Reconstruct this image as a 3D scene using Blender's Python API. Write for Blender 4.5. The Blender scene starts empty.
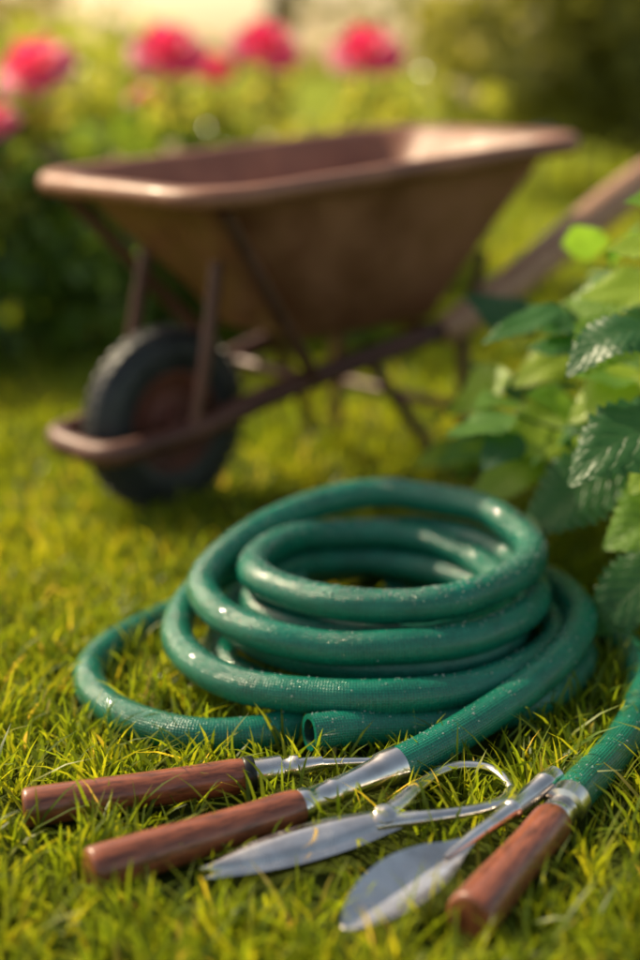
import bpy, bmesh, math, random
import numpy as np
from mathutils import Vector, Matrix
random.seed(7); rng=np.random.default_rng(7)
scn=bpy.context.scene
col=scn.collection

# ---------------------------------------------------------------- materials
def mat(name):
    m=bpy.data.materials.new(name); m.use_nodes=True
    nt=m.node_tree; nt.nodes.clear()
    out=nt.nodes.new('ShaderNodeOutputMaterial')
    return m,nt,out
def M(nt,op,a,b=None):
    n=nt.nodes.new('ShaderNodeMath'); n.operation=op
    for i,x in enumerate([a,b]):
        if x is None: continue
        if isinstance(x,(int,float)): n.inputs[i].default_value=x
        else: nt.links.new(x,n.inputs[i])
    return n.outputs[0]
def ramp(nt,fac,stops):
    r=nt.nodes.new('ShaderNodeValToRGB'); cr=r.color_ramp
    while len(cr.elements)<len(stops): cr.elements.new(0.5)
    for e,(p,c) in zip(cr.elements,stops):
        e.position=p; e.color=(c[0],c[1],c[2],1)
    nt.links.new(fac,r.inputs[0]); return r.outputs[0]
def noise(nt,scale,detail=4,vec=None,rough=.55):
    n=nt.nodes.new('ShaderNodeTexNoise'); n.inputs['Scale'].default_value=scale
    n.inputs['Detail'].default_value=detail; n.inputs['Roughness'].default_value=rough
    if vec is not None: nt.links.new(vec,n.inputs['Vector'])
    return n.outputs[0]
def objco(nt):
    return nt.nodes.new('ShaderNodeTexCoord').outputs['Object']
def principled(nt,out,colour=None,rough=.5,metal=0,coat=0,spec=.5,bump=None,bstr=.3,bdist=.001,roughsock=None):
    p=nt.nodes.new('ShaderNodeBsdfPrincipled')
    if colour is not None:
        if isinstance(colour,tuple): p.inputs['Base Color'].default_value=(*colour,1)
        else: nt.links.new(colour,p.inputs['Base Color'])
    p.inputs['Roughness'].default_value=rough; p.inputs['Metallic'].default_value=metal
    p.inputs['Coat Weight'].default_value=coat; p.inputs['Specular IOR Level'].default_value=spec
    if roughsock is not None: nt.links.new(roughsock,p.inputs['Roughness'])
    if bump is not None:
        b=nt.nodes.new('ShaderNodeBump'); b.inputs['Strength'].default_value=bstr; b.inputs['Distance'].default_value=bdist
        nt.links.new(bump,b.inputs['Height']); nt.links.new(b.outputs[0],p.inputs['Normal'])
    nt.links.new(p.outputs[0],out.inputs[0]); return p
def foliage(name,cols,tcol_scale=1.6,trans=.4,rough=.45,attr='rnd',spec=.5,bumpf=None,tc=(1.25,1.1,.5)):
    m,nt,out=mat(name)
    a=nt.nodes.new('ShaderNodeAttribute'); a.attribute_name=attr
    c=ramp(nt,a.outputs['Fac'],cols)
    p=principled(nt,out,c,rough,spec=spec)
    t=nt.nodes.new('ShaderNodeBsdfTranslucent')
    g=nt.nodes.new('ShaderNodeMix'); g.data_type='RGBA'; g.blend_type='MULTIPLY'; g.inputs[0].default_value=1
    nt.links.new(c,g.inputs[6]); g.inputs[7].default_value=(tcol_scale*tc[0],tcol_scale*tc[1],tcol_scale*tc[2],1)
    nt.links.new(g.outputs[2],t.inputs[0])
    mx=nt.nodes.new('ShaderNodeMixShader'); mx.inputs[0].default_value=trans
    nt.links.new(p.outputs[0],mx.inputs[1]); nt.links.new(t.outputs[0],mx.inputs[2])
    nt.links.new(mx.outputs[0],out.inputs[0])
    return m,nt,p,c
def uvsep(nt):
    u=nt.nodes.new('ShaderNodeUVMap'); s=nt.nodes.new('ShaderNodeSeparateXYZ')
    nt.links.new(u.outputs[0],s.inputs[0]); return u.outputs[0],s.outputs[0],s.outputs[1]

# hose rubber
m_hose,nt,out=mat('hose_rubber')
uv,U,V=uvsep(nt)
a=M(nt,'MULTIPLY',U,2*math.pi*21); b=M(nt,'MULTIPLY',V,2*math.pi*150)
s1=M(nt,'SINE',M(nt,'ADD',a,b)); s2=M(nt,'SINE',M(nt,'SUBTRACT',a,b))
weave=M(nt,'MULTIPLY',s1,s2)
n1=noise(nt,9,3,objco(nt))
wm=ramp(nt,n1,[(.40,(0.30,)*3),(.62,(1.1,)*3)])
fine=noise(nt,330,3,objco(nt))
h=M(nt,'ADD',M(nt,'MULTIPLY',weave,wm),M(nt,'MULTIPLY',fine,1.8))
cbase=ramp(nt,M(nt,'ADD',M(nt,'MULTIPLY',weave,.18),M(nt,'ADD',M(nt,'MULTIPLY',fine,.5),M(nt,'MULTIPLY',noise(nt,22,5,objco(nt)),.5))),[(.28,(.002,.088,.058)),(.72,(.007,.250,.160))])
rs=ramp(nt,noise(nt,35,4,objco(nt)),[(.35,(.12,)*3),(.7,(.32,)*3)])
principled(nt,out,cbase,coat=.3,spec=.5,bump=h,bstr=.55,bdist=.0010,roughsock=rs)
m_hin,nt,out=mat('hose_inside'); principled(nt,out,(.006,.05,.035),.6)

def wood(name,c1,c2,rough=.35,coat=.3):
    m,nt,out=mat(name)
    uv,U,V=uvsep(nt)
    mp=nt.nodes.new('ShaderNodeMapping'); mp.inputs['Scale'].default_value=(7,9,1); nt.links.new(uv,mp.inputs[0])
    n=noise(nt,3.2,6,mp.outputs[0],.65)
    mp2=nt.nodes.new('ShaderNodeMapping'); mp2.inputs['Scale'].default_value=(60,20,1); nt.links.new(uv,mp2.inputs[0])
    n2=noise(nt,2,4,mp2.outputs[0])
    f=M(nt,'ADD',M(nt,'MULTIPLY',n,.75),M(nt,'MULTIPLY',n2,.25))
    c=ramp(nt,f,[(.36,c1),(.60,c2)])
    principled(nt,out,c,rough,coat=coat,bump=f,bstr=.35,bdist=.0015,roughsock=ramp(nt,n,[(.3,(rough+.15,)*3),(.7,(rough-.05,)*3)]))
    return m
m_wood=wood('varnished_wood',(.095,.025,.013),(.40,.120,.058),.26,.5)
m_woodh=wood('handle_timber',(.36,.18,.105),(.60,.34,.21),.45,.15)
m_metal,nt,out=mat('brushed_steel')
nn=noise(nt,70,5,objco(nt)); 
principled(nt,out,ramp(nt,noise(nt,24,5,objco(nt)),[(.3,(.60,.56,.52)),(.65,(.92,.89,.85))]),.3,metal=1,bump=nn,bstr=.3,bdist=.0009,roughsock=ramp(nt,noise(nt,40,5,objco(nt)),[(.3,(.12,)*3),(.7,(.32,)*3)]))
m_black,nt,out=mat('black_collar'); principled(nt,out,(.012,.012,.013),.3)
def paint(name,c1,c2,rough,metal=0):
    m,nt,out=mat(name)
    n=noise(nt,7,6,objco(nt),.65)
    principled(nt,out,ramp(nt,n,[(.35,c1),(.66,c2)]),rough,metal=metal,bump=noise(nt,40,4,objco(nt)),bstr=.2,bdist=.002,roughsock=ramp(nt,noise(nt,14,5,objco(nt)),[(.3,(rough-.1,)*3),(.7,(rough+.2,)*3)]))
    return m
m_tray=paint('rusty_brown_paint',(.20,.075,.042),(.36,.155,.092),.40,.05)
m_frame=paint('frame_brown_paint',(.085,.033,.026),(.17,.070,.052),.42,.1)
m_tyre,nt,out=mat('tyre_rubber'); principled(nt,out,ramp(nt,noise(nt,20,4,objco(nt)),[(.3,(.020,.022,.026)),(.7,(.050,.052,.058))]),.5)
m_hub=paint('hub_red_paint',(.09,.025,.02),(.20,.065,.045),.5)

# foliage
m_grass,nt_g,p_g,c_g=foliage('grass_blades',[(0,(.075,.135,.012)),(.45,(.170,.255,.019)),(.8,(.35,.385,.028)),(.96,(.50,.45,.060)),(1,(.60,.48,.18))],1.7,.6,.38,spec=.45,tc=(1.35,1.1,.4))
m_bush,*_=foliage('bush_leaves',[(0,(.085,.165,.035)),(.5,(.16,.27,.050)),(1,(.32,.42,.07))],1.6,.5,.22)
m_sun,*_=foliage('sunny_shrub_leaves',[(0,(.20,.27,.05)),(.5,(.33,.39,.08)),(1,(.50,.50,.13))],1.6,.58,.25)
m_tree,*_=foliage('tree_leaves',[(0,(.22,.21,.07)),(.5,(.33,.30,.10)),(1,(.48,.40,.16))],1.6,.55,.5)
m_hedge,*_=foliage('hedge_leaves',[(0,(.15,.18,.06)),(.6,(.25,.27,.085)),(1,(.38,.37,.13))],1.6,.55,.5)
m_pink,*_=foliage('rose_petals',[(0,(.78,.065,.24)),(.5,(.90,.13,.33)),(1,(.95,.34,.50))],1.15,.5,.5,tc=(1.2,.9,.9))
m_cream,*_=foliage('bokeh_spot_cream',[(0,(.80,.72,.45)),(1,(.90,.86,.66))],1.0,.4,.5,tc=(1,.95,.8))  # pale cream standing in for out-of-focus light discs
m_stem,nt,out=mat('green_stem'); principled(nt,out,(.14,.20,.04),.5)
m_bark,nt,out=mat('bark'); nb=noise(nt,12,6,objco(nt)); principled(nt,out,ramp(nt,nb,[(.3,(.07,.05,.035)),(.7,(.20,.15,.10))]),.9,bump=nb,bstr=.6,bdist=.03)
m_leaf,nt,p_l,c_l=foliage('serrated_leaves',[(0,(.035,.130,.052)),(.45,(.075,.22,.055)),(.75,(.22,.40,.05)),(1,(.44,.56,.07))],1.7,.50,.36)
uv,U,V=uvsep(nt)
au=M(nt,'ABSOLUTE',U)
fr=M(nt,'FRACT',M(nt,'SUBTRACT',M(nt,'MULTIPLY',V,8),M(nt,'MULTIPLY',au,2.2)))
side=M(nt,'SUBTRACT',1,M(nt,'MULTIPLY',M(nt,'ABSOLUTE',M(nt,'SUBTRACT',fr,.5)),2))
vein=ramp(nt,M(nt,'MINIMUM',M(nt,'ADD',side,0),M(nt,'MULTIPLY',au,6)),[(0,(1,)*3),(.14,(0,)*3)])
mxv=nt.nodes.new('ShaderNodeMix'); mxv.data_type='RGBA'; nt.links.new(M(nt,'MULTIPLY',vein,.32),mxv.inputs[0])
nt.links.new(c_l,mxv.inputs[6]); mxv.inputs[7].default_value=(.28,.42,.14,1)
nt.links.new(mxv.outputs[2],p_l.inputs['Base Color'])
bp=nt.nodes.new('ShaderNodeBump'); bp.inputs['Strength'].default_value=.4; bp.inputs['Distance'].default_value=.0013
nt.links.new(M(nt,'ADD',M(nt,'SUBTRACT',M(nt,'POWER',side,.5),vein),M(nt,'MULTIPLY',noise(nt,200,3,objco(nt)),1.0)),bp.inputs['Height']); nt.links.new(bp.outputs[0],p_l.inputs['Normal'])

m_ground,nt,out=mat('lawn_soil')
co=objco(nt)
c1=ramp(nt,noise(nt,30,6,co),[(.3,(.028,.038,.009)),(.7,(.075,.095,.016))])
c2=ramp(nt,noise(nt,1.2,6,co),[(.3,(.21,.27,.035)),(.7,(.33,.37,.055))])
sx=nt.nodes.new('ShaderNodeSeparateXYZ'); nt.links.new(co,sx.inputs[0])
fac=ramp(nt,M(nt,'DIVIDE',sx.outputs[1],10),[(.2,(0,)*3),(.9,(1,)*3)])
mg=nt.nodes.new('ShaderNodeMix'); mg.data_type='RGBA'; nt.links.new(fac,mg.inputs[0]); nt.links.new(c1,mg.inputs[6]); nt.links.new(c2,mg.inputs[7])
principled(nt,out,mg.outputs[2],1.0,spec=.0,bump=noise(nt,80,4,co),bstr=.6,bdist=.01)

m_drop,nt,out=mat('water_drops'); p=principled(nt,out,(.9,1,.96),.05); p.inputs['Transmission Weight'].default_value=.7; p.inputs['IOR'].default_value=1.33

# ---------------------------------------------------------------- helpers
def empty(name,loc=(0,0,0)):
    e=bpy.data.objects.new(name,None); col.objects.link(e); e.location=(0,0,0); e.empty_display_size=.1; return e
def mk(name,verts,faces,mats,parent=None,smooth=True,uvs=None,midx=None,fixn=True):
    me=bpy.data.meshes.new(name); me.from_pydata([tuple(v) for v in verts],[],faces)
    for m_ in (mats if isinstance(mats,list) else [mats]): me.materials.append(m_)
    if uvs is not None:
        ul=me.uv_layers.new(name='UVMap'); ul.data.foreach_set('uv',np.array(uvs,dtype=np.float32).ravel())
    if midx is not None: me.polygons.foreach_set('material_index',midx)
    me.polygons.foreach_set('use_smooth',[smooth]*len(me.polygons))
    if fixn:
        bm=bmesh.new(); bm.from_mesh(me); bmesh.ops.recalc_face_normals(bm,faces=bm.faces); bm.to_mesh(me); bm.free()
    o=bpy.data.objects.new(name,me); col.objects.link(o)
    if parent: o.parent=parent
    return o
def catmull(P,n=12):
    P=[np.array(p,float) for p in P]
    P=[2*P[0]-P[1]]+P+[2*P[-1]-P[-2]]
    out=[]
    for i in range(1,len(P)-2):
        a,b,c,d=P[i-1:i+3]
        for k in range(n):
            t=k/n
            out.append(.5*((2*b)+(-a+c)*t+(2*a-5*b+4*c-d)*t*t+(-a+3*b-3*c+d)*t**3))
    out.append(P[-2]); return np.array(out)
def tube(name,P,R,mat_,parent=None,ns=14,smoothn=0,cap=True,flat=1.0,up=None,hollow=False):
    P=np.array(P,float)
    if smoothn: 
        if not np.isscalar(R):
            Q=catmull([np.append(p,r) for p,r in zip(P,R)],smoothn); P=Q[:,:3]; R=Q[:,3]
        else: P=catmull(P,smoothn)
    n=len(P); R=np.full(n,R) if np.isscalar(R) else np.array(R,float)
    T=np.gradient(P,axis=0); L=np.linalg.norm(T,axis=1)[:,None]; L[L<1e-9]=1; T=T/L
    ref=np.array([0,0,1.]) if abs(T[0][2])<.9 else np.array([1.,0,0])
    if up is not None: ref=np.array(up,float)
    nrm=np.cross(T[0],ref); nrm/=np.linalg.norm(nrm)
    verts=[];arc=0;vs=[]
    for i in range(n):
        nrm=nrm-T[i]*np.dot(nrm,T[i]); nrm/=np.linalg.norm(nrm); bn=np.cross(T[i],nrm)
        if i: arc+=np.linalg.norm(P[i]-P[i-1])
        vs.append(arc)
        for j in range(ns):
            t=2*math.pi*j/ns
            verts.append(P[i]+R[i]*(math.cos(t)*nrm+flat*math.sin(t)*bn))
    faces=[];uvs=[];mi=[]
    for i in range(n-1):
        for j in range(ns):
            k=(j+1)%ns
            faces.append((i*ns+j,i*ns+k,(i+1)*ns+k,(i+1)*ns+j)); mi.append(0)
            uvs+=[(j/ns,vs[i]),((j+1)/ns,vs[i]),((j+1)/ns,vs[i+1]),(j/ns,vs[i+1])]
    if cap:
        for ring,end in ((0,0),(n-1,1)):
            if hollow and end==0:
                b0=len(verts); c0=P[0]
                for rr,dd in ((.72,0),(.70,.03)):
                    for j in range(ns): verts.append(c0+(verts[j]-c0)*rr+T[0]*dd)
                for j in range(ns):
                    k=(j+1)%ns
                    faces.append((j,k,b0+k,b0+j)); mi.append(0); uvs+=[(0,0)]*4
                    faces.append((b0+j,b0+k,b0+ns+k,b0+ns+j)); mi.append(1); uvs+=[(0,0)]*4
                faces.append(tuple(b0+ns+j for j in range(ns))); mi.append(1); uvs+=[(0,0)]*ns
            else:
                faces.append(tuple(ring*ns+j for j in range(ns))); mi.append(0); uvs+=[(.5+.1*math.cos(2*math.pi*j/ns),vs[ring]+.02*math.sin(2*math.pi*j/ns)) for j in range(ns)]
    o=mk(name,verts,faces,mat_ if isinstance(mat_,list) else [mat_],parent,True,uvs,mi)
    me=o.data
    try: me.set_sharp_from_angle(angle=math.radians(50))
    except Exception: pass
    return o
def lerp(a,b,t): return np.array(a,float)*(1-t)+np.array(b,float)*t
def prof(name,A,B,pr,mat_,parent,ns=20):
    return tube(name,[lerp(A,B,t) for t,_ in pr],[r for _,r in pr],mat_,parent,ns=ns)

# ---------------------------------------------------------------- ground
g=200
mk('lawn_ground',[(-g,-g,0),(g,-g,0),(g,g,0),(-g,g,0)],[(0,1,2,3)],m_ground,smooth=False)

# ---------------------------------------------------------------- garden hose
HR=.0206
hose=empty('garden_hose')
keys=[(-450,.160,.058,.08,1.71),(-360,.160,.060,.075,1.71),(-270,.14,.075,.075,1.71),(-180,.165,.085,.075,1.70),(-90,.155,.088,.08,1.71),(0,.155,.092,.08,1.71),
(90,.150,.110,.09,1.71),(180,.180,.130,.09,1.70),(270,.173,.134,.09,1.705),(360,.180,.145,.09,1.71),
(450,.185,.172,.09,1.705),(540,.250,.108,.09,1.66),(630,.195,.097,.09,1.70),(720,.188,.098,.09,1.70),(810,.190,.115,.08,1.70),
(900,.285,.062,.085,1.64),(990,.225,.058,.085,1.69),(1080,.215,.055,.085,1.69),(1170,.200,.068,.08,1.69),(1260,.225,.021,.085,1.66),
(1350,.170,.021,.09,1.71),(1440,.188,.021,.09,1.70),(1530,.18,.021,.09,1.69)]
ka=np.array(keys); A=np.arange(-450,1531,22.5)
sm=lambda c: np.interp(A,ka[:,0],ka[:,c])
def smooth1(y):
    y=y.copy()
    for _ in range(3): y[1:-1]=(y[:-2]+2*y[1:-1]+y[2:])/4
    return y
rr,zz,cx,cy=[smooth1(sm(c)) for c in (1,2,3,4)]
wob=np.random.default_rng(3).normal(0,.0026,(len(A),2))
main=[(cx[i]+(rr[i]+wob[i,0])*math.cos(math.radians(a)),cy[i]+(rr[i]+wob[i,0])*math.sin(math.radians(a)),zz[i]+wob[i,1]*.6) for i,a in enumerate(A)]
paths={}
paths['coil']=main
paths['sweep']=[(.079,1.332,.032),(.12,1.372,.033),(.179,1.424,.042),(.244,1.488,.055),(.303,1.57,.068),(.332,1.66,.075),(.315,1.76,.075),(.25,1.86,.07),(.13,1.925,.05),(.0,1.93,.03)]
paths['cut_end']=[(-.012,1.402,.038),(.03,1.420,.034),(.08,1.438,.027),(.13,1.452,.023),(.20,1.478,.022),(.26,1.515,.022),(.31,1.58,.022),(.335,1.66,.022),(.31,1.76,.022)]
paths['middle_loop']=[(.085+r*math.cos(math.radians(a)),1.707+r*math.sin(math.radians(a)),.066) for a,r in ((140,.15),(165,.18),(190,.198),(215,.200),(240,.196),(265,.195),(290,.193),(315,.190),(335,.175),(350,.15))]
paths['outer_loop']=[(.252,1.266,.030),(.27,1.298,.028),(.302,1.351,.024),(.345,1.427,.0215),(.38,1.51,.0205),(.400,1.60,.0205),(.395,1.70,.0205),(.36,1.81,.0205),(.28,1.91,.0205),(.15,1.965,.0205),(0,1.955,.0205),(-.12,1.88,.0205),(-.217,1.77,.0205),(-.276,1.669,.0205),(-.284,1.578,.0205),(-.240,1.49,.0205),(-.158,1.434,.0205),(-.078,1.432,.0205),(-.01,1.468,.0205),(.07,1.493,.0205),(.15,1.507,.0205),(.22,1.56,.0205)]
allp=[]
for k,P in paths.items():
    n=5 if k=='coil' else 10
    tube(k,P,HR,[m_hose,m_hin],hose,ns=28,smoothn=n,hollow=(k=='cut_end'))
    allp.append(catmull(P,n))
hp=np.concatenate(allp)
bm=bmesh.new(); bmesh.ops.create_icosphere(bm,subdivisions=1,radius=1)
dv=np.array([v.co[:] for v in bm.verts]); df=[tuple(v.index for v in f.verts) for f in bm.faces]; bm.free()
V_=[];F_=[]
nseg=len(allp[0]); i0=int(nseg*.27)
for q in range(3600):
    P=allp[0] if random.random()<.82 else allp[random.choice([1,2,4])]
    if P is allp[0]:
        i=random.randint(i0,int(nseg*.50)) if random.random()<.65 else random.randint(i0,nseg-3)
    else: i=random.randint(1,len(P)-2)
    T=P[i+1]-P[i-1]; T/=np.linalg.norm(T)
    side_=np.cross(T,[0,0,1.]); side_/=np.linalg.norm(side_); upv=np.cross(side_,T)
    an=random.gauss(0,.55); d=math.cos(an)*upv+math.sin(an)*side_
    r=random.choice([.0006,.0008,.0009,.0011,.0014])
    c=P[i]+T*random.uniform(-.008,.008)+d*(HR+.0001)
    b0=len(V_); V_+=[c+x*np.array([1,1,.8])*r for x in dv]; F_+=[tuple(b0+j for j in f) for f in df]
mk('water_drops',V_,F_,m_drop,hose,fixn=False)

# ---------------------------------------------------------------- tools
foot=[]
def fp(A,B,r,z):
    n=max(2,int(np.linalg.norm(np.array(B)[:2]-np.array(A)[:2])/.006))
    for i in range(n+1):
        p=lerp(A[:2],B[:2],i/n); foot.append((p[0],p[1],r,z))
def handle(parent,A,B,r0,r1,mat_=m_wood,name='wooden_handle'):
    pr=[(0,r0*.80),(.006,r0*.93),(.02,r0),(.06,r0*1.01),(.25,r0*.985),(.5,(r0+r1)/2*.97),(.75,r1*1.0),(.93,r1*1.04),(.975,r1*1.0),(1,r1*.9)]
    fp(A,B,max(r0,r1)*.95,0)
    return prof(name,A,B,pr,mat_,parent,28)

w=empty('hose_spray_wand')
A_,B_=(-.216,1.147,.0245),(-.020,1.257,.029)
handle(w,A_,B_,.0225,.0190)
B2=(.082,1.335,.033)
prof('steel_ferrule',lerp(B_,B2,-.02),B2,[(0,.0165),(.02,.0172),(.10,.0172),(.12,.0150),(.30,.0140),(.32,.0150),(.36,.0150),(.38,.0140),(.62,.0155),(.80,.0178),(.84,.0205),(1.0,.0214)],m_metal,w,28)
fp(B_,B2,.018,0)
w=empty('hand_weeder')
A_,B_=(-.302,1.266,.022),(-.078,1.330,.025)
handle(w,A_,B_,.0205,.0185)
prof('black_collar',lerp(A_,B_,.985),lerp(A_,B_,1.035),[(0,.0185),(.1,.0195),(.9,.0195),(1,.0185)],m_black,w,24)
prof('steel_ferrule',lerp(A_,B_,1.03),(.002,1.356,.0255),[(0,.015),(.05,.0155),(.4,.0155),(.43,.011),(.52,.011),(.55,.0135),(.64,.0135),(.66,.0095),(1,.0075)],m_metal,w,24)
tube('steel_shaft',[(-.005,1.354,.0255),(.05,1.362,.023),(.10,1.366,.018),(.135,1.372,.012)],[.0058,.0052,.0058,.003],m_metal,w,12,6)
for s_ in (-1,1):
    tube('fork_prong_%d'%(s_+2),[(.115,1.368,.016),(.145,1.374+s_*.007,.013),(.175,1.378+s_*.011,.011)],[.0045,.0035,.0012],m_metal,w,10,5,flat=.5)
fp(A_,(.0,1.355),.018,0)
w=empty('hose_handle_grip')
A_,B_=(.131,1.068,.0265),(.232,1.232,.0285)
handle(w,A_,B_,.0235,.0205)
prof('steel_ferrule',lerp(A_,B_,.985),(.256,1.272,.0295),[(0,.0165),(.04,.0172),(.35,.0172),(.38,.0155),(.55,.0155),(.60,.0214),(1,.0214)],m_metal,w,28)

def blade(name,pts,widths,mat_,parent,thick=.0025,cup=0.0,ridge=.0,off=None,ns=9,upn=None,bevel=0.0):
    Q=catmull([np.concatenate([p,wd]) for p,wd in zip(pts,widths)],8)
    P=Q[:,:3]; W=np.clip(Q[:,3:5],0.0003,None); n=len(P)
    T=np.gradient(P,axis=0); T/=np.linalg.norm(T,axis=1)[:,None]
    top=[];bot=[]
    for i in range(n):
        sd=np.cross(T[i],[0,0,1.]) if upn is None else np.cross(T[i],upn); sd/=np.linalg.norm(sd); up_=np.cross(sd,T[i])
        for j in range(ns):
            u=-1+2*j/(ns-1)
            wd=W[i][0] if u<0 else W[i][1]
            hgt=cup*(u*u)*(wd/.028) + ridge*max(0,1-abs(u)*3)*(min(1,wd/.015)) - bevel*max(0,abs(u)-.45)*wd
            e=thick*(1-.85*abs(u)**2)
            c=P[i]+sd*u*wd+up_*hgt
            top.append(c+up_*e*.5); bot.append(c-up_*e*.5)
    V=top+bot; F=[]; o=n*ns
    for i in range(n-1):
        for j in range(ns-1):
            a=i*ns+j; F.append((a,a+1,a+ns+1,a+ns)); F.append((o+a,o+a+ns,o+a+ns+1,o+a+1))
        a=i*ns; F.append((a,a+ns,o+a+ns,o+a)); a=i*ns+ns-1; F.append((a,o+a,o+a+ns,a+ns))
    for i in (0,n-1):
        for j in range(ns-1):
            a=i*ns+j; F.append((a,a+1,o+a+1,o+a))
    ob=mk(name,V,F,mat_,parent)
    try: ob.data.set_sharp_from_angle(angle=math.radians(28))
    except Exception: pass
    return ob
w=empty('pruning_shears')
tip=np.array((-.113,1.150,.024)); pv=np.array((.064,1.222,.038))
P=[lerp(tip,pv,t) for t in (0,.10,.28,.5,.7,.85,.97,1.08)]
UP=np.array((.05,-.36,.93))
blade('upper_blade',P,[(.0006,.0006),(.006,.0065),(.0155,.0135),(.0205,.0175),(.0205,.0180),(.0165,.0150),(.012,.0115),(.008,.007)],m_metal,w,.0042,ridge=0,upn=UP,bevel=.40,ns=13)
P2=[p-UP*.0065+np.array((.004,-.009,0)) for p in P]
blade('lower_blade',P2,[(.0006,.0006),(.008,.004),(.0165,.010),(.021,.014),(.021,.014),(.016,.012),(.011,.009),(.007,.006)],m_metal,w,.003,upn=UP)
prof('pivot_screw',pv-UP*.006,pv+UP*.0085,[(0,.0085),(.5,.0085),(.55,.0115),(.85,.0115),(.97,.009),(1,.004)],m_metal,w,20)
prof('pivot_cap',pv+UP*.0085,pv+UP*.011,[(0,.0048),(.7,.0048),(1,.003)],m_metal,w,12)
tube('upper_arm',[(.054,1.219,.036),(.075,1.243,.037),(.095,1.278,.035),(.110,1.306,.031),(.125,1.330,.028),(.150,1.347,.027),(.178,1.345,.026),(.193,1.325,.026),(.199,1.300,.026)],[.0100,.0095,.0080,.0070,.0066,.0066,.0066,.0066,.0055],m_metal,w,14,8,flat=.7)
tube('lower_arm',[(.054,1.218,.033),(.085,1.224,.034),(.120,1.232,.034),(.155,1.244,.033),(.185,1.266,.030),(.200,1.300,.026)],[.0105,.0100,.0085,.0076,.0070,.0055],m_metal,w,14,8,flat=.7)
fp(tip,pv,.021,0); fp(tip+np.array((.01,-.016,0)),pv+np.array((0,-.018,0)),.018,0); fp(pv,(.12,1.31,0),.010,0); fp(pv,(.2,1.28,0),.011,0)
w=empty('hand_trowel')
tp=np.array((.020,1.062,.020)); nk=np.array((.140,1.182,.032))
P=[lerp(tp,nk,t) for t in (0,.05,.18,.36,.55,.75,.9,1.0,1.06)]
blade('blade',P,[(.001,.001),(.010,.010),(.0215,.0215),(.0285,.0285),(.0290,.0290),(.0220,.0220),(.012,.012),(.007,.007),(.005,.005)],m_metal,w,.0028,cup=.010,ridge=-.0022,ns=15,upn=np.array((.05,-.25,.95)))
fp(tp,nk,.028,0)
tube('neck',[(.118,1.160,.0315),(.135,1.177,.033),(.150,1.194,.034),(.172,1.219,.034),(.19,1.240,.034)],[.0020,.0052,.0070,.0080,.0098],m_metal,w,18,6)
prof('tubular_handle',(.188,1.237,.034),(.246,1.308,.036),[(0,.0100),(.03,.0115),(.08,.0115),(.10,.0108),(.7,.0118),(.72,.0128),(.80,.0128),(.82,.0118),(.97,.0122),(1,.009)],m_metal,w,24)
fp((.15,1.19),(.245,1.305),.013,0)

# ---------------------------------------------------------------- wheelbarrow
wb=empty('wheelbarrow')
C0=np.array((0.0,2.57,0)); D=np.array((.743,.669,0)); Nn=np.array((.669,-.743,0))
def W(s,w_,z): return C0+D*s+Nn*w_+np.array((0,0,z))
def rrect(sc,hs,hw,rad,z0,z1,n=7):
    pts=[]
    for (sx,sy,a0) in ((1,1,0),(-1,1,90),(-1,-1,180),(1,-1,270)):
        for k in range(n+1):
            a=math.radians(a0+90*k/n)
            s=sc+sx*(hs-rad)+rad*math.cos(a); w_=sy*(hw-rad)+rad*math.sin(a)
            pts.append(W(s,w_,z0+(z1-z0)*((s+.43)/.86)))
    return pts
ringspec=[(.02,.04,.03,.02,.283,.293),(.02,.165,.115,.05,.283,.293),(.02,.185,.135,.07,.290,.302),(.015,.23,.160,.08,.352,.370),(.0,.33,.206,.09,.462,.496),(.0,.415,.242,.10,.556,.608),(.0,.428,.250,.105,.564,.618),(.0,.458,.270,.11,.564,.618),(.0,.464,.275,.112,.553,.607),(.0,.461,.272,.11,.536,.590)]
V=[];F=[]
for r in ringspec: V+=rrect(*r)
nr=len(V)//len(ringspec)
for i in range(len(ringspec)-1):
    for j in range(nr):
        k=(j+1)%nr; F.append((i*nr+j,i*nr+k,(i+1)*nr+k,(i+1)*nr+j))
F.append(tuple(range(nr)))
tr=mk('tray',V,F,m_tray,wb)
so=tr.modifiers.new('s','SOLIDIFY'); so.thickness=.004; so.offset=0
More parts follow.
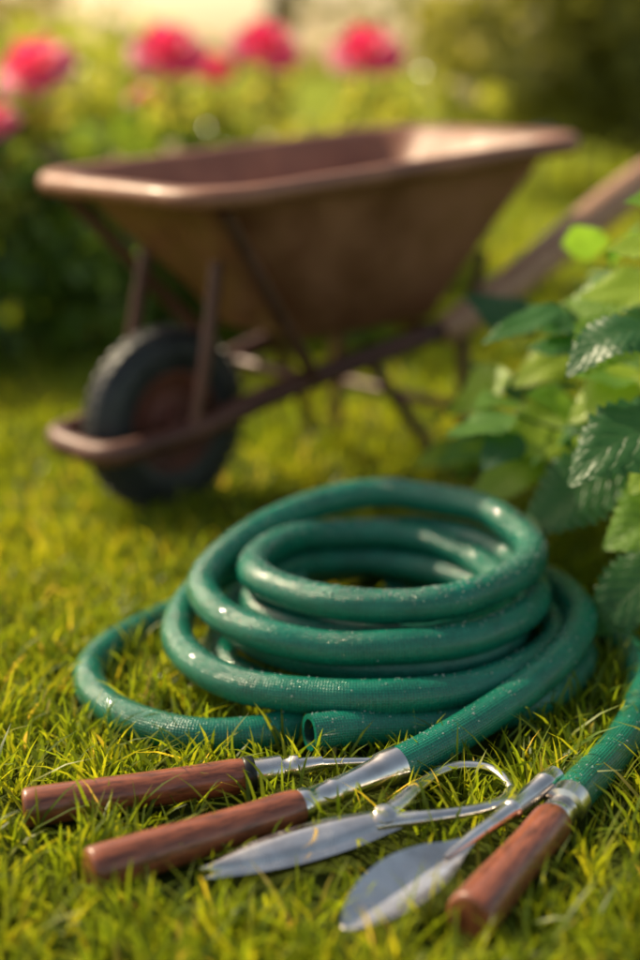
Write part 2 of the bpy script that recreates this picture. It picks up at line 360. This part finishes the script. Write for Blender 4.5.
for s_ in (1,-1):
    tag='near' if s_>0 else 'far'
    tube('rail_'+tag,[W(-.535,0,.142),W(-.533,s_*.05,.142),W(-.515,s_*.085,.145),W(-.46,s_*.095,.150),W(-.37,s_*.098,.160),W(-.2,s_*.108,.200),W(0,s_*.13,.238),W(.12,s_*.148,.262),W(.24,s_*.165,.292),W(.34,s_*.176,.335)],.020,m_frame,wb,14,8)
    tube('handle_'+tag,[W(.16,s_*.158,.268),W(.26,s_*.168,.305),W(.45,s_*.185,.400),W(.62,s_*.205,.488),W(.74,s_*.218,.538),W(.84,s_*.225,.560)],[.026,.032,.036,.038,.036,.026],m_woodh,wb,16,8)
    tube('grip_'+tag,[W(.80,s_*.223,.552),W(.86,s_*.227,.563),W(.93,s_*.232,.570),W(.945,s_*.233,.571)],[.026,.032,.032,.018],m_black,wb,16,4)
    tube('leg_'+tag,[W(.205,s_*.168,.285),W(.207,s_*.175,.15),W(.21,s_*.180,.012)],.0125,m_frame,wb,12,4)
    tube('leg_brace_'+tag,[W(.0,s_*.132,.232),W(.08,s_*.155,.12),W(.145,s_*.185,.012)],.012,m_frame,wb,12,4)
    tube('foot_'+tag,[W(.12,s_*.180,.010),W(.24,s_*.182,.010)],.012,m_frame,wb,10)
    tube('corner_strut_'+tag,[W(-.395,s_*.222,.530),W(-.28,s_*.180,.395),W(-.16,s_*.140,.255),W(-.12,s_*.122,.214)],.012,m_frame,wb,10,5)
    tube('nose_strut_'+tag,[W(-.37,s_*.098,.165),W(-.345,s_*.105,.29),W(-.315,s_*.100,.435)],.012,m_frame,wb,10,5)
    tube('rear_strut_'+tag,[W(.23,s_*.165,.290),W(.24,s_*.17,.36),W(.25,s_*.178,.41)],.010,m_frame,wb,10,5)
    V=[W(-.37+.035*math.cos(a),s_*(.098+o),.160+.030*math.sin(a)) for o in (-.022,-.028) for a in np.linspace(0,2*math.pi,16,endpoint=False)]
    F=[tuple(range(16)),tuple(range(16,32))]+[(j,(j+1)%16,16+(j+1)%16,16+j) for j in range(16)]
    mk('axle_plate_'+tag,V,F,m_frame,wb,False)
for nm,s,h,z in (('leg_crossbar',.198,.176,.12),('frame_crossbar',.17,.15,.270),('nose_crossbar',-.12,.12,.212)):
    tube(nm,[W(s,-h,z),W(s,h,z)],.011,m_frame,wb,10)
def lathe(name,s0,z0,prof_,mat_,n=56):
    V=[];F=[];m_=len(prof_)
    for i in range(n):
        a=2*math.pi*i/n
        for (r,w_) in prof_: V.append(W(s0+r*math.cos(a),w_,z0+r*math.sin(a)))
    for i in range(n):
        for j in range(m_-1):
            k=(i+1)%n; F.append((i*m_+j,k*m_+j,k*m_+j+1,i*m_+j+1))
    return mk(name,V,F,mat_,wb)
WS,WZ=-.355,.160
pt=[(.150-.036+.044*math.cos(a),.036*math.sin(a)) for a in np.linspace(-2.5,2.5,20)]
lathe('tyre',WS,WZ,pt,m_tyre)
V=[];F=[]
for i in range(40):
    for sg in (-1,1):
        a0=2*math.pi*(i+(.5 if sg>0 else 0))/40
        b0=len(V)
        for da in (-.045,.045):
            for (r,w_) in ((.150,sg*.002),(.161,sg*.003),(.1585,sg*.019),(.148,sg*.030),(.140,sg*.026)):
                V.append(W(WS+r*math.cos(a0+da+ .02*abs(w_)/.03),w_,WZ+r*math.sin(a0+da+.02*abs(w_)/.03)))
        F+=[(b0+j,b0+j+1,b0+6+j,b0+5+j) for j in range(4)]+[tuple(b0+j for j in range(5)),tuple(b0+5+j for j in range(5)),(b0,b0+4,b0+9,b0+5)]
mk('tyre_tread',V,F,m_tyre,wb,False)
lathe('wheel_rim',WS,WZ,[(.024,.020),(.045,.010),(.070,.012),(.078,.026),(.088,.030),(.093,.026),(.086,0),(.093,-.026),(.088,-.030),(.078,-.026),(.070,-.012),(.045,-.010),(.024,-.020)],m_hub)
tube('hub',[W(WS,-.045,WZ),W(WS,.045,WZ)],.024,m_hub,wb,20)
tube('axle',[W(WS,-.112,WZ),W(WS,.112,WZ)],.009,m_metal,wb,12)

# ---------------------------------------------------------------- leafy masses
def cloud_mesh(name,C,Ls,mat_,parent=None,outc=None,aspect=.5,rnd=None,upbias=.35):
    n=len(C)
    d=rng.normal(size=(n,3)); d[:,2]-=.2
    if outc is not None: d+=1.1*outc
    d/=np.linalg.norm(d,axis=1)[:,None]
    u=rng.normal(size=(n,3)); u[:,2]+=upbias*2; 
    s=np.cross(d,u); s/=np.linalg.norm(s,axis=1)[:,None]; u=np.cross(s,d)
    L=Ls[:,None]; wd=L*aspect*.5
    a=C-d*L*.5; b=C+s*wd+u*wd*.35; c=C+d*L*.5-u*L*.08; e=C-s*wd+u*wd*.35; m1=C-d*L*.02
    V=np.stack([a,b,c,e,m1],axis=1).reshape(-1,3)
    base=np.arange(n)*5
    tri=np.stack([np.stack([base,base+1,base+4],1),np.stack([base+1,base+2,base+4],1),np.stack([base+2,base+3,base+4],1),np.stack([base+3,base,base+4],1)],1).reshape(-1)
    me=bpy.data.meshes.new(name); me.vertices.add(n*5); me.vertices.foreach_set('co',V.ravel().astype(np.float32))
    me.loops.add(n*12); me.loops.foreach_set('vertex_index',tri.astype(np.int32))
    me.polygons.add(n*4); me.polygons.foreach_set('loop_start',np.arange(0,n*12,3,dtype=np.int32))
    me.update(calc_edges=True)
    at=me.attributes.new('rnd','FLOAT','POINT')
    if rnd is None: rnd=rng.random(n)
    at.data.foreach_set('value',np.repeat(rnd,5).astype(np.float32))
    me.materials.append(mat_)
    o=bpy.data.objects.new(name,me); col.objects.link(o)
    if parent: o.parent=parent
    return o
def blob_pts(c,r,n,shell=.55):
    d=rng.normal(size=(n,3)); d/=np.linalg.norm(d,axis=1)[:,None]
    rad=(shell+(1-shell)*rng.random(n)**.6)*(1+.18*np.sin(d[:,0]*5+c[0]*9)*np.cos(d[:,2]*4+c[1]*7))
    return np.array(c)+d*rad[:,None]*np.array(r),d

def rose(center,R,parent,idx,tilt):
    V=[];F=[];rn=[]
    tz=np.array(tilt,float); tz/=np.linalg.norm(tz); tx=np.cross(tz,[0,1,.2]); tx/=np.linalg.norm(tx); ty=np.cross(tz,tx)
    for lay,(cnt,rad,ht,op) in enumerate([(3,.22,.62,.05),(4,.40,.66,.16),(5,.60,.66,.30),(6,.80,.56,.55),(7,1.0,.38,.95)]):
        for q in range(cnt):
            a0=2*math.pi*(q/cnt)+lay*.7+random.uniform(-.15,.15); hw=math.pi/cnt*1.35
            b0=len(V); rv=random.random()*.7+lay*.06
            for i in range(6):
                t=i/5
                for j in range(6):
                    v=-1+2*j/5
                    wfac=math.sin(math.pi*min(1,.15+t*.75))**.6
                    a=a0+v*hw*wfac
                    r=R*rad*(.12+.88*t**.7)*(1+.10*t*t*op*3)
                    edge=1-.18*v*v*t
                    z=R*(ht*(t**(1.3 if lay>2 else .9))*edge*1.3 - op*.55*t**3)
                    r*=1+.06*math.sin(a*7+lay)
                    p=np.array(center)+tx*r*math.cos(a)+ty*r*math.sin(a)+tz*(z-R*.35)
                    V.append(p); rn.append(rv)
            for i in range(5):
                for j in range(5):
                    a=b0+i*6+j; F.append((a,a+1,a+7,a+6))
    o=mk('rose_bloom_%d'%idx,V,F,m_pink,parent,fixn=False)
    at=o.data.attributes.new('rnd','FLOAT','POINT'); at.data.foreach_set('value',np.array(rn,dtype=np.float32))

def bush(name,cx_,cy_,hw,hd,H,nl,blooms,lsz=.05,mat_=m_bush,nclump=9,cream=0):
    e=empty(name)
    Cs=[];Os=[];Rn=[]
    for i in range(nclump):
        x=cx_+hw*random.uniform(-1,1)*.8; y=cy_+hd*random.uniform(-1,1)*.8; z=H*random.uniform(.3,.78)
        r=(hw*random.uniform(.3,.5),hd*random.uniform(.35,.6),H*random.uniform(.18,.32))
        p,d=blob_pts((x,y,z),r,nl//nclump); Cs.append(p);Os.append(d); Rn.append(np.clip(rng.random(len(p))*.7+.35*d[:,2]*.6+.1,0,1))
        tube('stem_%d'%i,[(x*.4+cx_*.6,y*.4+cy_*.6,0),(x*.8+cx_*.2,y*.8+cy_*.2,z*.6),(x,y,z)],[.012,.008,.004],m_stem,e,8,5)
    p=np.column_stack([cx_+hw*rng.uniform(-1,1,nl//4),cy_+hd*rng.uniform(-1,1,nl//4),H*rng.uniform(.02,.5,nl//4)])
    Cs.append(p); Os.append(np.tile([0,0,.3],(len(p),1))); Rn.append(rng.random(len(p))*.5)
    C=np.concatenate(Cs); O=np.concatenate(Os); C[:,2]=np.clip(C[:,2],.01,None)
    cloud_mesh('leaves',C,rng.uniform(.7,1.4,len(C))*lsz,mat_,e,O,.55,np.concatenate(Rn))
    if cream:  # added clusters, coloured cream to imitate blurred discs of light
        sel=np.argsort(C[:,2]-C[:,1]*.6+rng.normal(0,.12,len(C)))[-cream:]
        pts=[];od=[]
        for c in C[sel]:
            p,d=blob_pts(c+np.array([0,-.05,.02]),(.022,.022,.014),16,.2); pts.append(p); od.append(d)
        pts=np.concatenate(pts); cloud_mesh('bokeh_spots',pts,rng.uniform(.03,.045,len(pts)),m_cream,e,np.concatenate(od),.8)
    for k,(bx,by,bz,R) in enumerate(blooms):
        tube('flower_stem_%d'%k,[(bx*.7+cx_*.3,by,max(.1,bz-.45)),(bx*.95+cx_*.05,by,bz-.15),(bx,by,bz-R*.4)],[.008,.006,.005],m_stem,e,8,6)
        rose((bx,by,bz),R,e,k,(random.uniform(-.3,.3),-.55,.9))
        lp,ld=blob_pts((bx,by,bz-.17),(.10,.10,.12),90,.2); cloud_mesh('flower_leaves_%d'%k,lp,rng.uniform(.03,.07,90),m_sun,e,ld)
    return e
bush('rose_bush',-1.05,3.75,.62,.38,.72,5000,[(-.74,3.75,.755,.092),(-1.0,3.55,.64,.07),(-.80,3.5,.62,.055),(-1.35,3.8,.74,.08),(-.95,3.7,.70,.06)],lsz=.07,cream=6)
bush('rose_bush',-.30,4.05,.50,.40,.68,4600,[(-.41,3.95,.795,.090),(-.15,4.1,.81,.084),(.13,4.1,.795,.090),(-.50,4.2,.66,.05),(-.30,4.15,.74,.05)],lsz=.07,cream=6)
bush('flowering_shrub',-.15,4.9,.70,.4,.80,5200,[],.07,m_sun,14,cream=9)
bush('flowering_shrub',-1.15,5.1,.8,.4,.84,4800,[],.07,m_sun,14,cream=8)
bush('flowering_shrub',-2.3,4.4,.8,.6,.7,3500,[(-2.1,4.0,.85,.08),(-2.5,3.9,.8,.08)],.06)

def tree(name,x,y,H,crownr,nl,lsz,crown_base,mat_=m_tree):
    e=empty(name)
    tube('trunk',[(x,y,0),(x+.05*H*random.uniform(-1,1),y,H*.3),(x+.05*H*random.uniform(-1,1),y,H*.6),(x,y,H*.9)],[H*.035,H*.026,H*.016,H*.005],m_bark,e,12,6)
    Cs=[];Os=[];Rn=[]
    for i in range(14):
        a=random.uniform(0,2*math.pi); rr_=crownr*random.uniform(.2,.85); z=random.uniform(crown_base,H*.92)
        c=(x+rr_*math.cos(a),y+rr_*math.sin(a),z); f=crownr*random.uniform(.28,.48)
        tube('limb_%d'%i,[(x,y,max(H*.2,z*.6)),((x+c[0])/2,(y+c[1])/2,z*.85),c],[H*.012,H*.008,H*.003],m_bark,e,8,4)
        p,d=blob_pts(c,(f,f,f*.75),nl//14,.4); Cs.append(p);Os.append(d);Rn.append(np.clip(rng.random(len(p))*.6+random.uniform(0,.4),0,1))
    C=np.concatenate(Cs); C[:,2]=np.clip(C[:,2],.1,None)
    cloud_mesh('crown',C,rng.uniform(.7,1.4,len(C))*lsz,mat_,e,np.concatenate(Os),.55,np.concatenate(Rn))
def hedge(name,x0,x1,y,hd,H,nl,lsz,mat_=m_hedge,fz=1.0):
    e=empty(name); Cs=[];Os=[];Rn=[]
    k=max(4,int((x1-x0)/.5))*3
    for i in range(k):
        x=x0+(x1-x0)*((i*.618034)%1.0); z=H*random.uniform(.1,.85); f=random.uniform(.45,.8)
        p,d=blob_pts((x,y+random.uniform(-.4,.4)*hd,z),(f,hd*.6,f*.7*fz),nl//k,.4); Cs.append(p);Os.append(d);Rn.append(np.clip(rng.random(len(p))*.5+random.uniform(0,.5),0,1))
        tube('branch_%d'%i,[(x,y,0),(x,y,z)],[.02,.008],m_bark,e,6)
    C=np.concatenate(Cs); C[:,2]=np.abs(C[:,2])+.02
    cloud_mesh('leaves',C,rng.uniform(.7,1.4,len(C))*lsz,mat_,e,np.concatenate(Os),.6,np.concatenate(Rn))
hedge('background_hedge',1.15,5.6,8.6,.9,2.2,13000,.15)
hedge('background_hedge',-6,-1.3,8.5,.9,.95,10000,.13,m_sun,.6)
tree('garden_tree',-4.2,15,5.0,2.4,5000,.22,1.4)
tree('garden_tree',5.2,14,7,3.2,7000,.22,1.0)
tree('garden_tree',-.6,19,6,2.6,2600,.20,1.3)
tree('garden_tree',9,24,9,4,6000,.3,1.0)
tree('garden_tree',-12,30,7,4,6000,.3,1.0)
hedge('distant_tree_line',-60,60,90,3,1.6,12000,.6,m_tree)

# ---------------------------------------------------------------- serrated leafy plant on the right
pl=empty('leafy_plant')
PV=[];PF=[];PUV=[];PR=[]
def leaf(base,tip,width,up,rv,na=30,nc=7,droop=.12,fold=.35,teeth=11):
    base=np.array(base,float); tip=np.array(tip,float); L=np.linalg.norm(tip-base); d=(tip-base)/L
    s=np.cross(d,up); s/=np.linalg.norm(s); u=np.cross(s,d)
    b0=len(PV); ph=random.uniform(0,6); droop=droop*random.uniform(.6,2.2); bend=random.uniform(-.12,.12)
    for i in range(na+1):
        t=i/na
        w_=width*.5*(math.sin(math.pi*t**.68)**.8)*(1-.15*t)+.0004
        saw=1-.22*((t*teeth)%1.0)
        w_*=saw
        zc=-droop*L*(t-.35)**2*1.6+.025*L*math.sin(ph+t*5)
        for j in range(nc):
            v=-1+2*j/(nc-1)
            hh=fold*abs(v)*w_*.8-.25*w_*v*v+.0012*math.sin((t*8-abs(v)*2.2)*2*math.pi)*abs(v)*(1-abs(v)*.3)*(L/.1)+.10*w_*math.sin(ph*2+t*9+v*2)*abs(v)
            p=base+d*(t*L+abs(v)*w_*.28*(1-t))+s*(v*w_+bend*L*math.sin(t*2.6))+u*(zc+hh)
            PV.append(p); PR.append(rv)
    for i in range(na):
        for j in range(nc-1):
            a=b0+i*nc+j; PF.append((a,a+1,a+nc+1,a+nc))
            v0=-1+2*j/(nc-1); v1=-1+2*(j+1)/(nc-1)
            PUV.extend([(v0,i/na),(v1,i/na),(v1,(i+1)/na),(v0,(i+1)/na)])
hero=[((.335,1.91,.430),(.215,1.86,.400),.060,(-.1,-.45,1),.45),
((.415,1.70,.440),(.300,1.67,.390),.095,(-.3,-.55,1),.15),
((.455,1.63,.355),(.298,1.595,.258),.130,(-.35,-.65,.75),.20),
((.47,1.88,.46),(.350,1.87,.458),.09,(0,-.6,1),.95),
((.410,1.80,.240),(.262,1.75,.155),.125,(-.3,-.7,.7),.30),
((.335,2.00,.205),(.205,1.94,.145),.095,(-.2,-.6,.8),.85),
((.45,1.67,.155),(.335,1.640,.055),.11,(-.3,-.7,.6),.15),
((.46,1.69,.235),(.352,1.67,.170),.11,(-.2,-.7,.7),.75),
((.37,2.00,.340),(.275,1.96,.310),.080,(-.2,-.6,.8),1.0),
((.36,1.95,.275),(.240,1.91,.250),.080,(-.1,-.6,.8),.9),
((.48,1.83,.51),(.375,1.82,.530),.090,(-.1,-.5,1),.95),
((.52,1.85,.56),(.40,1.83,.590),.085,(-.1,-.5,1),.75),
((.38,1.88,.39),(.285,1.90,.375),.07,(-.2,-.4,1),.35),
((.30,2.10,.20),(.18,2.08,.16),.08,(-.2,-.6,.8),.6),
((.28,2.14,.16),(.15,2.13,.13),.08,(-.2,-.6,.8),.9),
((.43,1.82,.355),(.325,1.80,.30),.095,(-.2,-.6,.8),1.0),
((.44,1.86,.30),(.33,1.85,.25),.09,(-.2,-.6,.8),.4),
((.46,1.71,.315),(.38,1.68,.235),.095,(-.2,-.6,.8),.9),
((.49,1.77,.43),(.41,1.73,.37),.09,(-.2,-.6,.8),.95)]
for b,t,w_,u,rv in hero: leaf(b,t,w_,np.array(u,float),rv,55,9)
stems=[]
cpl=np.array((.60,1.99,.14))
cnt=0
while cnt<235:
    d=rng.normal(size=3); d[2]=abs(d[2])*.9-.15; d/=np.linalg.norm(d)
    f=random.uniform(.5,1.0)
    b=cpl+d*np.array((.39,.37,.43))*f
    if b[2]<.03: continue
    if b[0]<.45 and b[1]<1.98 and b[2]<.18: continue
    L=random.uniform(.07,.14)*(1 if b[2]>.15 else .85)
    dd=d*np.array((1,1,.2))+rng.normal(size=3)*.35+np.array((0,0,-.25)); dd/=np.linalg.norm(dd)
    tipp=b+dd*L
    if tipp[2]<.01: continue
    if tipp[0]<.42 and tipp[1]<1.97 and tipp[2]<.20: continue
    rv=random.random()*.5+(.48 if random.random()<.55 else 0)
    leaf(b,tipp,L*random.uniform(.65,.85),np.array((random.gauss(0,.3)+d[0]*.3,random.gauss(0,.3)+d[1]*.4-.25,1.)),rv,33,7)
    if cnt%2==0: stems.append(b)
    cnt+=1
lo=mk('leaves',PV,PF,m_leaf,pl,True,PUV,fixn=False)
at=lo.data.attributes.new('rnd','FLOAT','POINT'); at.data.foreach_set('value',np.array(PR,dtype=np.float32))
for k,(b,t,w_,u,rv) in enumerate(hero): stems.append(np.array(b))
for k,b in enumerate(stems):
    r0=np.array((.60+random.uniform(-.06,.06),2.02+random.uniform(-.06,.06),0))
    mid=(r0*.45+b*.55)+np.array((0,0,.06)); mid[2]=min(mid[2],b[2]*.95+.02)
    tube('stem_%d'%k,[r0,r0*.75+b*.25+np.array((0,0,b[2]*.25)),mid,b],[.005,.0042,.0032,.0018],m_stem,pl,7,5)

# ---------------------------------------------------------------- grass
foot_a=np.array(foot)
def near_mask(X,Y):
    lim=np.full(len(X),9.0)
    pts=np.concatenate([np.column_stack([hp[hp[:,2]<.05][:,:2],np.full((hp[:,2]<.05).sum(),.019)]),foot_a[:,:3]])
    for (x,y,r) in pts[::1]:
        m=((X-x)**2+(Y-y)**2)<(r)**2
        lim[m]=0
    return lim
def grass(name,x0,x1,y0,y1,ncl,per,hmin,hmax,wd,spread,cull=True):
    n=ncl*per
    cxs=rng.uniform(x0,x1,ncl); cys=rng.uniform(y0,y1,ncl)
    hcl=rng.uniform(.55,1.4,ncl); ccl=rng.random(ncl)
    X=np.repeat(cxs,per)+rng.normal(0,spread,n); Y=np.repeat(cys,per)+rng.normal(0,spread,n)
    ox=X-np.repeat(cxs,per); oy=Y-np.repeat(cys,per)
    if cull:
        keep=near_mask(X,Y)>0
        X,Y,ox,oy=X[keep],Y[keep],ox[keep],oy[keep]; hc=np.repeat(hcl,per)[keep]; cc=np.repeat(ccl,per)[keep]
    else: hc=np.repeat(hcl,per); cc=np.repeat(ccl,per)
    n=len(X)
    H=rng.uniform(hmin,hmax,n)*hc
    lean=np.stack([ox/spread*.32+rng.normal(0,.42,n),oy/spread*.32+rng.normal(0,.42,n)],1)
    az=rng.uniform(0,2*np.pi,n); sx=np.cos(az)*wd*rng.uniform(.6,1.2,n)*.5; sy=np.sin(az)*wd*rng.uniform(.6,1.2,n)*.5
    V=np.zeros((n,7,3),dtype=np.float32)
    for k,(t,wf) in enumerate(((0,.8),(.4,1.0),(.75,.7))):
        bx=X+lean[:,0]*H*(t*.5+t*t*.6); by=Y+lean[:,1]*H*(t*.5+t*t*.6); bz=H*t*(1-.12*t*(lean**2).sum(1).clip(0,2))
        V[:,2*k,0]=bx-sx*wf; V[:,2*k,1]=by-sy*wf; V[:,2*k,2]=bz
        V[:,2*k+1,0]=bx+sx*wf; V[:,2*k+1,1]=by+sy*wf; V[:,2*k+1,2]=bz
    V[:,6,0]=X+lean[:,0]*H*1.15; V[:,6,1]=Y+lean[:,1]*H*1.15; V[:,6,2]=H*(1-.14*(lean**2).sum(1).clip(0,2.5))
    b=(np.arange(n)*7)[:,None]
    loops=np.concatenate([b+np.array([0,1,3,2]),b+np.array([2,3,5,4]),b+np.array([4,5,6])],axis=1).astype(np.int32).ravel()
    ls=((np.arange(n)*11)[:,None]+np.array([0,4,8])).astype(np.int32).ravel()
    me=bpy.data.meshes.new(name); me.vertices.add(n*7); me.vertices.foreach_set('co',V.ravel())
    me.loops.add(n*11); me.loops.foreach_set('vertex_index',loops)
    me.polygons.add(n*3); me.polygons.foreach_set('loop_start',ls)
    me.update(calc_edges=True)
    patch=.5+.5*np.sin(X*5.1+1.3*np.sin(Y*3.3))*np.cos(Y*4.7+X)
    rv=np.clip(cc*.38+rng.random(n)*.38+patch*.18,0,.93); dry=rng.random(n)<.03; rv[dry]=rng.uniform(.95,1,dry.sum())
    at=me.attributes.new('rnd','FLOAT','POINT'); at.data.foreach_set('value',np.repeat(rv,7).astype(np.float32))
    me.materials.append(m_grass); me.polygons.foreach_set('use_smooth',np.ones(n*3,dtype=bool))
    o=bpy.data.objects.new(name,me); col.objects.link(o); return o
gr=empty('lawn_grass')
for a in ((-1.0,1.05,.72,2.35,5400,11,.018,.052,.0044,.011,True),(-2.3,2.3,2.35,5.0,5500,10,.022,.052,.0070,.018,False),(-5,5,5.0,11,4000,8,.025,.055,.019,.04,False)):
    o=grass('grass_patch',*a); o.parent=gr

# ---------------------------------------------------------------- light, sky, camera
AZ,EL=math.radians(-52),math.radians(40)
sd=Vector((math.sin(AZ)*math.cos(EL),math.cos(AZ)*math.cos(EL),math.sin(EL)))
L=bpy.data.lights.new('sun','SUN'); L.energy=5.0; L.angle=math.radians(.6); L.color=(1,.86,.58)
lo=bpy.data.objects.new('sun',L); col.objects.link(lo); lo.rotation_euler=sd.to_track_quat('Z','Y').to_euler()
wd_=bpy.data.worlds.new('World'); scn.world=wd_; wd_.use_nodes=True
nt=wd_.node_tree; bg=nt.nodes['Background']; sk=nt.nodes.new('ShaderNodeTexSky'); sk.sky_type='NISHITA'; sk.sun_disc=False
sk.sun_elevation=EL; sk.sun_rotation=AZ; sk.dust_density=1.8; sk.air_density=1.0; sk.ozone_density=.3
tint=nt.nodes.new('ShaderNodeMix'); tint.data_type='RGBA'; tint.blend_type='MULTIPLY'; tint.inputs[0].default_value=1
nt.links.new(sk.outputs[0],tint.inputs[6]); tint.inputs[7].default_value=(1.50,1.24,.94,1)
nt.links.new(tint.outputs[2],bg.inputs[0]); bg.inputs[1].default_value=.15
cam=bpy.data.cameras.new('camera'); co_=bpy.data.objects.new('camera',cam); col.objects.link(co_)
co_.location=(0,0,.75); co_.rotation_euler=(math.radians(90-16.7),0,0)
cam.sensor_fit='VERTICAL'; cam.sensor_height=36; cam.sensor_width=24; cam.lens=52.5; cam.clip_end=600; cam.clip_start=.02
cam.dof.use_dof=True; cam.dof.focus_distance=1.49; cam.dof.aperture_fstop=1.15
scn.camera=co_
scn.view_settings.view_transform='Standard'; scn.view_settings.look='None'; scn.view_settings.exposure=0
